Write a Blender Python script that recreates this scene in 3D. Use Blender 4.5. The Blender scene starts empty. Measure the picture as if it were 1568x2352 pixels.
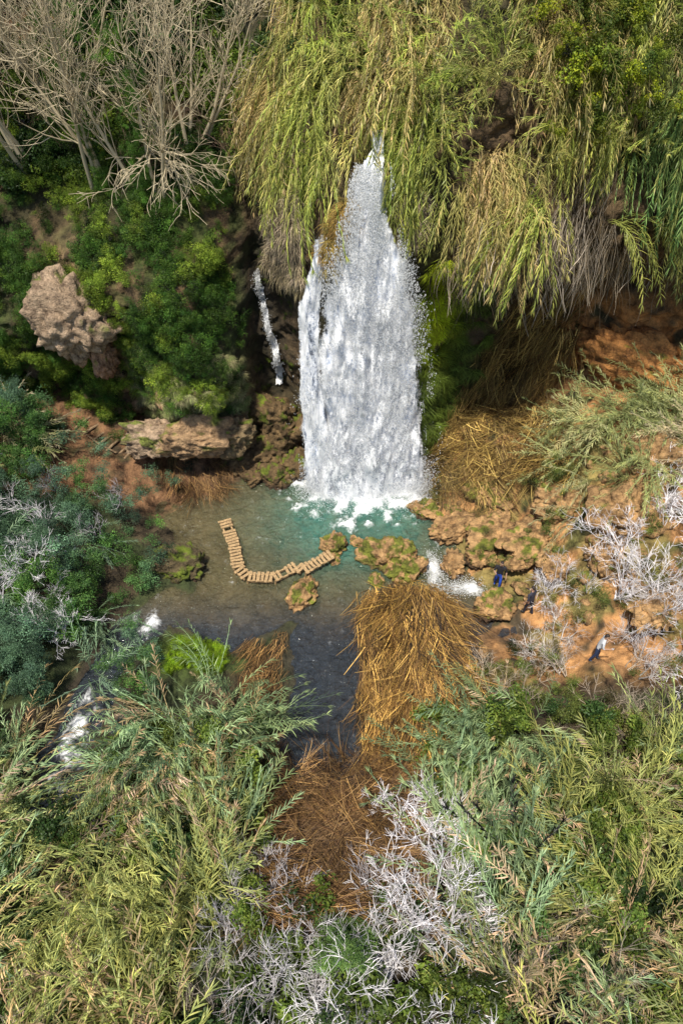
import bpy, math, random
import numpy as np
from mathutils import Vector, Matrix, Euler, Quaternion
random.seed(7); rng=np.random.default_rng(11)
sc=bpy.context.scene
V3=Vector
# ------------------------------------------------------------------ noise
def _h(i,j,k,s):
    h=(i*374761393+j*668265263+k*1274126177+s*974711)&0xffffffff
    h=((h^(h>>13))*1274126177)&0xffffffff
    h=((h^(h>>16))*668265263)&0xffffffff
    return ((h^(h>>15))&0xffffff)/float(0xffffff)
def vn(x,y,z,s=0):
    x,y,z=np.broadcast_arrays(np.asarray(x,float),np.asarray(y,float),np.asarray(z,float))
    i=np.floor(x).astype(np.int64);j=np.floor(y).astype(np.int64);k=np.floor(z).astype(np.int64)
    u=x-i;v=y-j;w=z-k
    u=u*u*(3-2*u);v=v*v*(3-2*v);w=w*w*(3-2*w)
    r=0
    for a in (0,1):
        for b in (0,1):
            for c in (0,1):
                r=r+_h(i+a,j+b,k+c,s)*(u if a else 1-u)*(v if b else 1-v)*(w if c else 1-w)
    return r
def fbm(x,y,z=0.0,s=0,o=4):
    r=0;a=.5;t=0
    x=np.asarray(x,float);y=np.asarray(y,float);z=np.asarray(z,float)
    for q in range(o):
        r=r+a*vn(x,y,z,s+q*17);t+=a;a*=.5;x=x*2.03+5.1;y=y*2.03+1.7;z=z*2.03+9.3
    return r/t
def sst(a,b,x):
    t=np.clip((np.asarray(x,float)-a)/(b-a),0,1);return t*t*(3-2*t)
# ------------------------------------------------------------------ materials
def nt(name):
    m=bpy.data.materials.new(name);m.use_nodes=True
    n=m.node_tree.nodes;n.clear();return m,n,m.node_tree.links
def N(n,t,**k):
    a=n.new(t)
    for q,v in k.items(): setattr(a,q,v)
    return a
def foliage(name,trans=.3,rough=.5,spec=.3,inst=True,col=(.1,.1,.1),hv=-.06):
    m,n,l=nt(name)
    out=N(n,'ShaderNodeOutputMaterial')
    if inst:
        t=N(n,'ShaderNodeAttribute',attribute_type='INSTANCER',attribute_name='tint');tc=t.outputs['Color']
    else:
        t=N(n,'ShaderNodeRGB');t.outputs[0].default_value=(*col,1);tc=t.outputs[0]
    v=N(n,'ShaderNodeAttribute',attribute_name='v')
    hu=N(n,'ShaderNodeMath',operation='MULTIPLY_ADD');l.new(v.outputs['Fac'],hu.inputs[0]);hu.inputs[1].default_value=hv;hu.inputs[2].default_value=.5-hv*.5
    va=N(n,'ShaderNodeMath',operation='MULTIPLY_ADD');l.new(v.outputs['Fac'],va.inputs[0]);va.inputs[1].default_value=1.4;va.inputs[2].default_value=.4
    hs=N(n,'ShaderNodeHueSaturation');l.new(hu.outputs[0],hs.inputs['Hue']);l.new(va.outputs[0],hs.inputs['Value']);l.new(tc,hs.inputs['Color'])
    p=N(n,'ShaderNodeBsdfPrincipled');l.new(hs.outputs[0],p.inputs['Base Color']);p.inputs['Roughness'].default_value=rough
    p.inputs['Specular IOR Level'].default_value=spec
    if trans>0:
        tr=N(n,'ShaderNodeBsdfTranslucent');l.new(hs.outputs[0],tr.inputs[0])
        mx=N(n,'ShaderNodeMixShader');mx.inputs[0].default_value=trans
        l.new(p.outputs[0],mx.inputs[1]);l.new(tr.outputs[0],mx.inputs[2]);l.new(mx.outputs[0],out.inputs[0])
    else: l.new(p.outputs[0],out.inputs[0])
    return m
def ground_mat(name,attr='col',rough=.9,scale=1.2,bump=.6):
    m,n,l=nt(name)
    out=N(n,'ShaderNodeOutputMaterial');p=N(n,'ShaderNodeBsdfPrincipled');l.new(p.outputs[0],out.inputs[0])
    tc=N(n,'ShaderNodeTexCoord')
    a=N(n,'ShaderNodeTexNoise');a.inputs['Scale'].default_value=scale;a.inputs['Detail'].default_value=9;a.inputs['Roughness'].default_value=.7
    l.new(tc.outputs['Object'],a.inputs['Vector'])
    r=N(n,'ShaderNodeValToRGB');r.color_ramp.elements[0].position=.34;r.color_ramp.elements[0].color=(.25,.22,.2,1)
    r.color_ramp.elements[1].position=.64;r.color_ramp.elements[1].color=(1.7,1.65,1.6,1);l.new(a.outputs[0],r.inputs[0])
    at=N(n,'ShaderNodeAttribute',attribute_name=attr)
    mx=N(n,'ShaderNodeMix',data_type='RGBA',blend_type='MULTIPLY');mx.inputs[0].default_value=1
    l.new(at.outputs['Color'],mx.inputs[6]);l.new(r.outputs[0],mx.inputs[7]);l.new(mx.outputs[2],p.inputs['Base Color'])
    p.inputs['Roughness'].default_value=rough
    b2=N(n,'ShaderNodeTexNoise');b2.inputs['Scale'].default_value=scale*3.5;b2.inputs['Detail'].default_value=8;b2.inputs['Roughness'].default_value=.65;l.new(tc.outputs['Object'],b2.inputs['Vector'])
    bp=N(n,'ShaderNodeBump');bp.inputs['Strength'].default_value=bump;bp.inputs['Distance'].default_value=.25
    l.new(b2.outputs[0],bp.inputs['Height']);l.new(bp.outputs[0],p.inputs['Normal'])
    return m
def simple(name,col,rough=.7,noise=.4,scale=8,stretch=(1,1,1)):
    m,n,l=nt(name)
    out=N(n,'ShaderNodeOutputMaterial');p=N(n,'ShaderNodeBsdfPrincipled');l.new(p.outputs[0],out.inputs[0])
    tc=N(n,'ShaderNodeTexCoord');mp=N(n,'ShaderNodeMapping');mp.inputs['Scale'].default_value=stretch
    l.new(tc.outputs['Object'],mp.inputs[0])
    a=N(n,'ShaderNodeTexNoise');a.inputs['Scale'].default_value=scale;a.inputs['Detail'].default_value=6;l.new(mp.outputs[0],a.inputs['Vector'])
    r=N(n,'ShaderNodeValToRGB');r.color_ramp.elements[0].position=.3;r.color_ramp.elements[1].position=.7
    r.color_ramp.elements[0].color=(*[c*(1-noise) for c in col],1);r.color_ramp.elements[1].color=(*[min(1,c*(1+noise)) for c in col],1)
    l.new(a.outputs[0],r.inputs[0]);l.new(r.outputs[0],p.inputs['Base Color']);p.inputs['Roughness'].default_value=rough
    return m
M_leaf=foliage('reed_leaf',.28,.42,.3)
M_ivy=foliage('shrub_leaf',.25,.45,.25)
M_straw=foliage('dry_straw',.0,.6,.25,hv=.02)
M_twig=foliage('bare_twig',0,.8,.2,hv=0)
# ------------------------------------------------------------------ mesh builder
class MB:
    def __init__(s): s.V=[];s.F=[];s.A=[];s.M=[]
    def add(s,vs,fs,a,m=0):
        b=len(s.V);s.V+= [tuple(v) for v in vs];s.A+=[a]*len(vs)
        for f in fs: s.F.append(tuple(b+i for i in f));s.M.append(m)
    def blade(s,p,d,L,w,droop,a,n=3,m=0):
        p=Vector(p);d=Vector(d).normalized();vs=[];st=L/n
        for k in range(n+1):
            side=d.cross(V3((0,0,1)))
            if side.length<1e-3: side=V3((1,0,0))
            side.normalize();ww=w*.5*(.55 if k==0 else (1 if k<n-.5 else .08))*(1 if k<2 else 1-.25*(k-1))
            vs+= [p-side*ww,p+side*ww]
            p=p+d*st;d=(d+V3((0,0,-droop))).normalized()
        s.add(vs,[(2*k,2*k+1,2*k+3,2*k+2) for k in range(n)],a,m)
    def tube(s,pts,rad,a,sides=3,m=0):
        vs=[];n=len(pts)
        for k in range(n):
            d=(Vector(pts[min(k+1,n-1)])-Vector(pts[max(k-1,0)]))
            if d.length<1e-6:d=V3((0,0,1))
            d.normalize();x=d.orthogonal().normalized();y=d.cross(x)
            for q in range(sides):
                t=2*math.pi*q/sides;vs.append(Vector(pts[k])+(x*math.cos(t)+y*math.sin(t))*rad[k])
        fs=[(k*sides+q,k*sides+(q+1)%sides,(k+1)*sides+(q+1)%sides,(k+1)*sides+q) for k in range(n-1) for q in range(sides)]
        s.add(vs,fs,a,m)
    def box(s,c,sx,sy,sz,ax=(1,0,0),up=(0,0,1),a=.5,m=0):
        ax=Vector(ax).normalized();up=Vector(up);ay=up.cross(ax).normalized();up=ax.cross(ay)
        c=Vector(c);vs=[c+ax*(i*sx/2)+ay*(j*sy/2)+up*(k*sz/2) for i in(-1,1) for j in(-1,1) for k in(-1,1)]
        s.add(vs,[(0,1,3,2),(4,6,7,5),(0,4,5,1),(2,3,7,6),(0,2,6,4),(1,5,7,3)],a,m)
    def mesh(s,name,mats,smooth=False):
        me=bpy.data.meshes.new(name);me.from_pydata(s.V,[],s.F)
        at=me.attributes.new('v','FLOAT','POINT');at.data.foreach_set('value',np.array(s.A,np.float32))
        for m in mats: me.materials.append(m)
        me.polygons.foreach_set('material_index',np.array(s.M,np.int32))
        if smooth: me.polygons.foreach_set('use_smooth',np.ones(len(s.F),bool))
        me.update();return me
def obj(name,me,parent=None,link=True):
    o=bpy.data.objects.new(name,me)
    if link: sc.collection.objects.link(o)
    if parent: o.parent=parent
    return o
R=random.random
U=random.uniform
def rdir():
    z=U(-1,1);t=U(0,2*math.pi);r=math.sqrt(1-z*z);return V3((r*math.cos(t),r*math.sin(t),z))
# ------------------------------------------------------------------ prototypes
def reed(n,hang):
    mb=MB()
    for c in range(n):
        a=random.gauss(0,.75)
        p=V3((U(-.35,.35),U(-.35,.35),0))
        if hang:
            L=U(2.2,4.2);d=V3((U(.5,1.0),U(-.45,.45),U(-.1,.8))).normalized();g=U(.14,.3)
        else:
            L=U(2.4,4.4);d=V3((math.cos(a)*U(.05,.5),math.sin(a)*U(.05,.5),1)).normalized();g=U(.03,.12)
        ns=16;st=L/ns;pts=[p.copy()];ds=[d.copy()]
        for k in range(ns):
            d=(d+V3((0,0,-g if hang else 0))+V3((math.cos(a),math.sin(a),-.35))*(0 if hang else g)).normalized()
            p=p+d*st;pts.append(p.copy());ds.append(d.copy())
        mb.tube(pts[::2],[.013]*4+[.009]*3+[.006,.004],U(.3,.9),3,1)
        side=1;k0=3 if hang else 6
        vb=R()
        for k in range(k0*2,ns*2):
            f=k/2;i=int(f);q=pts[i].lerp(pts[min(i+1,ns)],f-i);dd=ds[i]
            perp=dd.cross(V3((math.sin(a),math.cos(a),.2))).normalized()*side;side=-side
            bd=(dd*U(.7,1.3)+perp*U(.4,1)+rdir()*.25).normalized()
            Lb=U(.28,.52)*(1-.3*max(0,(f/ns-.6)))
            mb.blade(q,bd,Lb,U(.028,.048),U(.14,.45),min(1,max(0,vb*.45+R()*.65)),3)
        for k in range(6):
            mb.blade(pts[-1],(ds[-1]+rdir()*.5),U(.2,.42),.03,U(.1,.35),R(),3)
    return mb.mesh('reed_clump',[M_leaf,M_straw])
def straw(n,L0,L1,spread,w=.026,bend=.12):
    mb=MB()
    for i in range(n):
        sp=spread*(3 if R()<.25 else 1)
        p=V3((U(-.8,.6),U(-.8,.8),U(-.1,.4)));d=V3((1,U(-sp,sp),U(-sp,sp)*.5)).normalized();L=U(L0,L1)
        pts=[p.copy()];b=rdir()*bend*R()
        for k in range(4): d=(d+b+rdir()*.04).normalized();p=p+d*L/4;pts.append(p.copy())
        ww=w*U(.3,1.0)**1.3;v=R();v=v*v if R()<.7 else 1;mb.tube(pts,[ww*.6,ww*.6,ww*.5,ww*.45,ww*.2],v,3)
    return mb.mesh('straw_bundle',[M_straw])
def bush(n,r,ls):
    mb=MB();cs=[(rdir()*r*U(.2,.85),U(.25,.6)*r,U(0,.4)) for _ in range(8)]
    for i in range(n):
        c,cr,cv=random.choice(cs);d=rdir();d.z=abs(d.z) if R()<.7 else d.z
        p=c+d*cr*U(.6,1.15);nrm=(d+rdir()*.8+V3((0,0,.3))).normalized();t=nrm.orthogonal().normalized()
        t=Matrix.Rotation(U(0,6.28),3,nrm)@t;s=ls*U(.6,1.3);b=nrm.cross(t)
        mb.add([p-t*s*.6,p+b*s*.38+nrm*.01,p+t*s*.7,p-b*s*.38+nrm*.01],[(0,1,2),(0,2,3)],min(1,cv+R()*.6))
    for i in range(14):
        c,cr,cv=random.choice(cs);mb.tube([V3((0,0,-r*.6)),c*.5,c+rdir()*cr*1.5],[.015,.01,.004],.3,3,1)
    return mb.mesh('bush_clump',[M_ivy,M_twig])
def grow(mb,p,d,L,r,depth,up,nch,wob,minr=.006):
    ns=4;pts=[p.copy()];rad=[r];ds=[]
    for k in range(ns):
        d=(d+rdir()*wob+V3((0,0,up))).normalized();p=p+d*L/ns;pts.append(p.copy());ds.append(d.copy());rad.append(max(minr*.6,r*(1-.16*(k+1))))
    mb.tube(pts,rad,min(1,.25+R()*.6),3 if depth<3 else 5)
    if depth>0:
        for c in range(nch):
            f=U(.25,1)*ns;i=min(ns-1,int(f));q=pts[i].lerp(pts[i+1],f-i)
            nd=(ds[i]+rdir()*U(.6,1.0)).normalized()
            grow(mb,q,nd,L*U(.5,.8),max(minr,rad[i]*.6),depth-1,up,nch,wob,minr)
def bare_shrub(stems,L,depth=3,nch=4,lean=.7,r=.04,minr=.007,up=.05):
    mb=MB()
    for i in range(stems):
        a=U(0,6.28);d=V3((math.cos(a)*lean*R(),math.sin(a)*lean*R(),.8)).normalized()
        grow(mb,V3((U(-.2,.2),U(-.2,.2),0)),d,L*U(.8,1.2),r,depth,up,nch,.2,minr)
    return mb
def tuft(n,L,w,droop=.5):
    mb=MB()
    for i in range(n):
        a=U(-1.3,1.3);d=V3((math.cos(a)*U(.4,1),math.sin(a)*.8,U(-.2,.9)))
        mb.blade((U(-.1,.1),U(-.25,.25),U(-.1,.1)),d,L*U(.5,1.2),w,droop*U(.6,1.3),R(),4)
    return mb.mesh('grass_tuft',[M_straw])
def vines(n,L0,L1):
    mb=MB()
    for i in range(n):
        p=V3((U(-.3,.3),U(-.9,.9),U(-.5,.5)));L=U(L0,L1)*U(.4,1);pts=[p.copy()];d=V3((U(0,.6),U(-.5,.5),-1)).normalized()
        for k in range(6): d=(d+rdir()*.28+V3((0,0,-.12))).normalized();p=p+d*L/6;pts.append(p.copy())
        w=U(.004,.017);mb.tube(pts,[w]*5+[w*.6,w*.3],R(),3)
    return mb.mesh('vines',[M_twig])
P_reed=[reed(6,False) for _ in range(7)]
P_hang=[reed(6,True) for _ in range(7)]
P_straw=[straw(36,.9,2.6,.35,.036,.2) for _ in range(7)]
P_bush=[bush(400,.65,.09) for _ in range(5)]
P_fine=[bush(480,.62,.058) for _ in range(5)]
P_bare=[bare_shrub(4,1.3,3,3,.9).mesh('bare_shrub',[M_twig]) for _ in range(5)]
P_bbig=[bare_shrub(6,1.6,4,3,1.2,.05,.009,.03).mesh('bare_tree_crown',[M_twig]) for _ in range(4)]
P_tuft=[tuft(90,.75,.02) for _ in range(4)]
P_vine=[vines(15,1.4,4.2) for _ in range(6)]
# ------------------------------------------------------------------ instancing
_cols={}
def scatter(name,protos,pts,rots,scales,tints):
    n=len(pts)
    if n==0: return
    key=id(protos)
    if key not in _cols:
        c=bpy.data.collections.new(protos[0].name+'_set')
        for me in protos: c.objects.link(bpy.data.objects.new(me.name,me))
        _cols[key]=c
    c=_cols[key]
    me=bpy.data.meshes.new(name);me.from_pydata([tuple(p) for p in pts],[],[])
    def at(nm,ty,arr,f):
        a=me.attributes.new(nm,ty,'POINT');a.data.foreach_set(f,np.asarray(arr).ravel())
    at('rot','FLOAT_VECTOR',np.array([tuple(r) for r in rots],np.float32),'vector')
    at('scl','FLOAT',np.array(scales,np.float32),'value')
    at('tint','FLOAT_VECTOR',np.array(tints,np.float32),'vector')
    at('idx','INT',rng.integers(0,len(protos),n).astype(np.int32),'value')
    o=obj(name,me)
    g=bpy.data.node_groups.new(name+'_gn','GeometryNodeTree')
    g.interface.new_socket('Geometry',in_out='INPUT',socket_type='NodeSocketGeometry')
    g.interface.new_socket('Geometry',in_out='OUTPUT',socket_type='NodeSocketGeometry')
    nn=g.nodes;l=g.links
    gi=nn.new('NodeGroupInput');go=nn.new('NodeGroupOutput');ip=nn.new('GeometryNodeInstanceOnPoints');ci=nn.new('GeometryNodeCollectionInfo')
    ci.inputs['Collection'].default_value=c;ci.inputs['Separate Children'].default_value=True;ci.inputs['Reset Children'].default_value=True
    def na(nm,ty):
        a=nn.new('GeometryNodeInputNamedAttribute');a.data_type=ty;a.inputs['Name'].default_value=nm;return a.outputs['Attribute']
    mp=nn.new('GeometryNodeMeshToPoints')
    l.new(gi.outputs[0],mp.inputs[0]);l.new(mp.outputs[0],ip.inputs['Points']);l.new(ci.outputs[0],ip.inputs['Instance'])
    ip.inputs['Pick Instance'].default_value=True
    l.new(na('idx','INT'),ip.inputs['Instance Index']);l.new(na('rot','FLOAT_VECTOR'),ip.inputs['Rotation']);l.new(na('scl','FLOAT'),ip.inputs['Scale'])
    l.new(ip.outputs[0],go.inputs[0])
    md=o.modifiers.new('scatter','NODES');md.node_group=g
    return o
def tilt(lx,ly,yw):
    out=[]
    for a,b,c in zip(lx,ly,yw):
        q=V3((0,0,1)).rotation_difference(V3((a,b,1)).normalized())@Quaternion((0,0,1),c);out.append(tuple(q.to_euler()))
    return out
# ------------------------------------------------------------------ cliff as y=f(x,z)
ZL=[-2,0,2,4,6,8,10,12,14,16,18,20,23,28,34,42]
T={
-100:[20,20,21,22,23,24,25,26,28,30,33,36,40,50,62,100],
-30:[26,26,26.5,27,27.5,28,29,30.5,32,34,36,38,42,50,60,110],
-17:[30,30,30.3,30.6,30.4,30.4,31,32.2,33.8,35.8,37.8,40.2,44,52,62,110],
-13:[30.8,30.8,31.0,30.9,30.4,29.6,30.4,32.2,34,36,38.4,41,45,53,62,110],
-10.5:[30.6,30.6,30.8,30.6,29.8,29.0,29.5,31.4,34,36,38.4,41,45,53,62,110],
-8.6:[30.0,29.8,28.7,27.8,27.4,27.6,28.6,30.3,33,35.5,38,41,45,53,62,110],
-6.2:[29.8,29.7,28.5,27.4,27.1,27.5,28.6,30.6,33.2,36,38.5,41.5,45,53,62,110],
-5.0:[29.8,29.7,29.1,28.6,28.4,28.9,30.3,31.8,33.2,36,38.5,41.5,45,53,62,110],
-4.2:[29.8,29.9,30.4,30.9,31.4,31.8,32,32.4,33,35,37.5,40.5,44,53,62,110],
-3:[29.5,29.7,30.4,31,31.4,31.2,30.8,30.4,31,32.4,34.8,37.5,43,52,62,110],
-1.8:[28.5,28.6,29,29.4,29.3,29,28.7,28.7,29.3,30.6,33,35.5,41,51,62,110],
0:[27.8,27.9,28,28,28,28,28,28.1,28.6,29.8,31.8,34,40,50,62,110],
1.5:[27.8,27.9,28,28,28,28,28,28.1,28.4,29.4,31.2,33.2,39,50,62,110],
3.5:[28.3,28.4,28.7,29,29,28.9,28.5,28.1,27.9,28.1,29.4,31.2,37,48,62,110],
6:[29.3,29.6,30.4,31.2,31.9,31.9,30.6,28.2,27.3,27.6,28.8,30.4,35,46,60,110],
9:[30,30.4,31.2,31.9,32.5,32.6,31.6,29,27.5,27.8,28.9,30.4,34,45,60,110],
11.5:[30,30.2,30.6,30.9,31.2,31.6,31.2,29.2,27.8,27.9,28.8,30.2,34,45,60,110],
14:[29.5,29.6,29.6,29.3,29.2,29.7,30.2,29,28,28,28.7,30,34,45,60,110],
18:[28,28.2,28.4,28.5,28.5,28.7,28.8,28,27.5,27.5,28.2,29.5,33,44,60,110],
30:[24,24,24,24,24,24.5,25,25,25,25.5,26,27.5,30,40,55,110],
100:[15,15,15,15,15,16,17,18,19,20,22,24,28,38,52,100]}
TX=np.array(sorted(T));TY=np.array([T[k] for k in sorted(T)],float)
def f(x,z):
    x=np.atleast_1d(np.asarray(x,float));z=np.atleast_1d(np.asarray(z,float))
    xw=x+1.2*(fbm(x*.3,z*.3,3,5,2)-.5)*sst(3,6,np.abs(x-1))
    cols=np.stack([np.interp(xw,TX,TY[:,j]) for j in range(len(ZL))],-1)
    zi=np.clip(np.interp(z,ZL,range(len(ZL))),0,len(ZL)-1.0001);i=zi.astype(int);w=zi-i
    y=np.take_along_axis(cols,i[:,None],1)[:,0]*(1-w)+np.take_along_axis(cols,(i+1)[:,None],1)[:,0]*w
    k=.35+.65*sst(2.2,4,np.abs(x-.9))
    y=y+k*(2.0*(fbm(x*.32,z*.32,0,1,3)-.5)+1.8*(fbm(x*.9,z*.9,0,2,3)-.5)+.9*np.abs(fbm(x*2.1,z*2.1,0,3,3)-.5)+.35*(fbm(x*5,z*5,0,4,2)-.5))
    return y
def fnorm(x,z):
    e=.35
    dx=(f(x+e,z)-f(x-e,z))/(2*e);dz=(f(x,z+e)-f(x,z-e))/(2*e)
    n=np.stack([dx,-np.ones_like(dx),dz],-1);return n/np.linalg.norm(n,axis=1)[:,None]
# ------------------------------------------------------------------ ground z=g(x,y)
POOL=np.array([(-8.8,24.2),(-7.8,25.7),(-6,26.7),(-4.2,27.6),(-2,28.6),(3.9,28.2),(4.6,26.6),(4.0,25.0),(5.2,23.6),(5.6,22.3),(6.1,20.4),(6.4,18.6),(6.2,17.6),(5.0,17.8),(4.7,19.3),(2.5,20),(1.0,19.4),(.6,18.2),(.8,16),(.5,14),(.8,11.8),(-1.0,11.0),(-2.4,12.6),(-1.9,15.2),(-2.2,16.8),(-1.8,18.4),(-2.9,18.1),(-4.8,17.0),(-6.2,17.6),(-7.6,18.3),(-8.6,17.2),(-9.2,14.8),(-9.2,10.0),(-11.2,10.0),(-10.6,15),(-9.6,18.2),(-8.4,19.6),(-6.8,20),(-6.4,21.3),(-7.7,22.6)])
def pdist(x,y):
    x=np.ravel(x);y=np.ravel(y)
    x,y=x+.9*(fbm(x*.9,y*.9,0,301,2)-.5),y+.9*(fbm(x*.9,y*.9,0,302,2)-.5)
    d=np.full(x.shape,1e9);ins=np.zeros(x.shape,bool);n=len(POOL)
    for i in range(n):
        ax,ay=POOL[i];bx,by=POOL[(i+1)%n]
        ex,ey=bx-ax,by-ay;t=np.clip(((x-ax)*ex+(y-ay)*ey)/(ex*ex+ey*ey),0,1)
        d=np.minimum(d,np.hypot(x-ax-t*ex,y-ay-t*ey))
        c=((ay>y)!=(by>y))&(x<(bx-ax)*(y-ay)/((by-ay) if by!=ay else 1e-9)+ax);ins^=c
    return np.where(ins,-d,d)
def g(x,y):
    x=np.atleast_1d(np.asarray(x,float));y=np.atleast_1d(np.asarray(y,float))
    d=pdist(x,y)
    rise=.3*np.clip(d,0,11)*sst(13,20,y)+ .18*np.clip(d,0,6)*(1-sst(13,20,y))
    z=np.where(d<0,-.12-.5*np.clip(-d,0,1.2),rise)
    z=z+2.2*sst(9,14,x)*sst(18,24,y)
    z=z+2.0*np.exp(-((x-2.9)/1.2)**2-((y-16.4)/2.5)**2)*sst(-.1,.9,d)
    z=z+1.2*np.exp(-((x-7.8)/2.4)**2-((y-28.2)/1.8)**2)
    z=z+.4*np.exp(-((x-.3)/1.8)**2-((y-8.4)/1.7)**2)
    z=z+np.where(d>0,sst(0,1.2,d),.25)*(1.0*(fbm(x*.35,y*.35,0,31,3)-.45)+.7*(fbm(x*1.3,y*1.3,0,32,3)-.5)+.3*(fbm(x*4,y*4,0,33,2)-.5))
    return z
def sheet(name,X,Y,Z,col,mat):
    r,c=X.shape;me=bpy.data.meshes.new(name)
    v=np.stack([X,Y,Z],-1).reshape(-1,3)
    i=np.arange(r*c).reshape(r,c);q=np.stack([i[:-1,:-1],i[:-1,1:],i[1:,1:],i[1:,:-1]],-1).reshape(-1,4)
    me.from_pydata(v.tolist(),[],q.tolist())
    if col is not None:
        a=me.attributes.new('col','FLOAT_COLOR','POINT');a.data.foreach_set('color',np.concatenate([col.reshape(-1,3),np.ones((r*c,1))],1).astype(np.float32).ravel())
    me.polygons.foreach_set('use_smooth',np.ones(len(q),bool));me.materials.append(mat);me.update();return obj(name,me)
def mixc(a,b,t): return a*(1-t[...,None])+np.array(b)*t[...,None]
xs=np.concatenate([np.linspace(-100,-26,12),np.linspace(-25,25,420),np.linspace(26,100,12)])
zs=np.concatenate([np.linspace(-2,24,280),np.linspace(24.6,42,26)])
X,Z=np.meshgrid(xs,zs);Y=f(X.ravel(),Z.ravel()).reshape(X.shape)
n1=fbm(X*.6,Z*.6,0,41,4);n2=fbm(X*1.7,Z*1.7,0,42,3)
C=np.zeros(X.shape+(3,))+np.array((.12,.08,.04))
C=mixc(C,(.05,.045,.018),sst(.4,.6,n1))
C=mixc(C,(.05,.08,.015),sst(.45,.6,n2)*sst(-3,-5,X)*.8)
def gz(cx,cz,rx,rz): return np.exp(-((X-cx)/rx)**2-((Z-cz)/rz)**2)
C=mixc(C,(.48,.32,.18),np.clip(gz(-12.3,8.0,1.7,2.4)*1.6+gz(-8.0,3.2,3.4,1.9)*1.5+gz(-11,5.5,1.2,1.6),0,1)*sst(.32,.5,n2))
C=mixc(C,(.5,.23,.07),np.clip(gz(14,5.8,3.8,2.8)*1.8,0,1)*sst(.25,.5,n2))
C=mixc(C,(.075,.1,.012),np.clip(gz(4.8,5.5,2.4,5)*1.6,0,1)*sst(.35,.55,n2)*.9)
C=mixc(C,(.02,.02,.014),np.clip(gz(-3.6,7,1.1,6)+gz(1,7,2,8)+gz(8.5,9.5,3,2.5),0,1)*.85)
C=mixc(C,(.22,.12,.055),(sst(14,17,Z)*sst(-4,-7,X)*sst(.52,.66,n2)))
M_cliff=ground_mat('cliff_rock',scale=1.5,bump=.9);M_soil=ground_mat('soil',scale=1.4,bump=.8)
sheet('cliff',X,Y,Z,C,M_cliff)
gx=np.concatenate([np.linspace(-110,-21,16),np.linspace(-20,20,320),np.linspace(21,110,16)])
gy=np.concatenate([np.linspace(-110,-3,16),np.linspace(-2,33,280)])
X,Y=np.meshgrid(gx,gy);Zg=g(X.ravel(),Y.ravel()).reshape(X.shape)
n1=fbm(X*.6,Y*.6,0,43,4);n2=fbm(X*1.7,Y*1.7,0,44,3)
C=np.zeros(X.shape+(3,))+np.array((.06,.045,.025))
C=mixc(C,(.04,.055,.018),sst(.42,.55,n1))
C=mixc(C,(.5,.27,.11),sst(4.2,5.5,X)*sst(14,16,Y)*sst(.25,.45,n2))
C=mixc(C,(.2,.19,.06),sst(4.2,5.5,X)*sst(14,16,Y)*sst(.52,.62,n1)*.8)
C=mixc(C,(.22,.12,.06),sst(-5,-7,X)*sst(24,25.5,Y)*sst(.2,.5,n2))
C=mixc(C,(.24,.18,.1),1-sst(-.3,.1,Zg))
C=mixc(C,(.05,.04,.03),(1-sst(-.1,.3,Zg))*(1-sst(17,19,Y)))
C=mixc(C,(.12,.2,.01),np.clip(1.4*np.exp(-((X+5.9)/1.3)**2-((Y-16.6)/1.0)**2),0,1)*sst(0,.2,Zg))
sheet('ground',X,Y,Zg,C,M_soil)
# ------------------------------------------------------------------ water
wx=np.linspace(-11.5,7.5,260);wy=np.linspace(9.5,29.5,270);X,Y=np.meshgrid(wx,wy)
df=np.hypot((X-1.3)/1.15,(Y-27.2)/.95)
rap=np.maximum.reduce([np.exp(-((X-4.25)/.35)**2-((Y-21.2)/1.0)**2),np.exp(-((X-5.5)/.8)**2-((Y-20.1)/.55)**2),.8*np.exp(-((X+10.1)/.6)**2-((Y-12.8)/1.8)**2),.7*np.exp(-((X+8.4)/.7)**2-((Y-18.2)/.5)**2),np.exp(-((X+2.6)/1.0)**2-((Y-27.2)/.4)**2)])
nz=fbm(X*2.2,Y*2.2,0,51,4)
foam=np.clip(np.maximum((3.4-df)*.8+(nz-.5)*3.8,rap*1.7+(nz-.5)*2.4-.45),0,1)
Zw=.05*(fbm(X*1.5,Y*1.5,0,52,3)-.5)*(1+3*np.exp(-df/2))+.2*foam*nz+ .35*np.clip(3-df,0,1)*(fbm(X*3,Y*3,0,53,3)-.3)
teal=np.exp(-((X-.6)/3.8)**2-((Y-24.5)/3.2)**2)
C=np.zeros(X.shape+(3,))+np.array((.15,.13,.065))
C=mixc(C,(.09,.27,.21),np.clip(teal*1.5,0,1));C=mixc(C,(.05,.065,.085),1-sst(17.5,20.5,Y))
C=C*(.7+.6*fbm(X*.9,Y*.9,0,55,3))[...,None]
o=sheet('pool_water',X,Y,Zw,C,M_soil)
a=o.data.attributes.new('foam','FLOAT','POINT');a.data.foreach_set('value',foam.ravel().astype(np.float32))
m,n,l=nt('pool_water_surface');out=N(n,'ShaderNodeOutputMaterial')
p=N(n,'ShaderNodeBsdfPrincipled');p.inputs['Roughness'].default_value=.08;p.inputs['Alpha'].default_value=.62
ac=N(n,'ShaderNodeAttribute',attribute_name='col');af=N(n,'ShaderNodeAttribute',attribute_name='foam')
tc=N(n,'ShaderNodeTexCoord');n1_=N(n,'ShaderNodeTexNoise');n1_.inputs['Scale'].default_value=2.6;n1_.inputs['Detail'].default_value=6;n1_.inputs['Distortion'].default_value=1.5
l.new(tc.outputs['Object'],n1_.inputs['Vector'])
bp=N(n,'ShaderNodeBump');bp.inputs['Strength'].default_value=.9;bp.inputs['Distance'].default_value=.4;l.new(n1_.outputs[0],bp.inputs['Height']);l.new(bp.outputs[0],p.inputs['Normal'])
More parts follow.
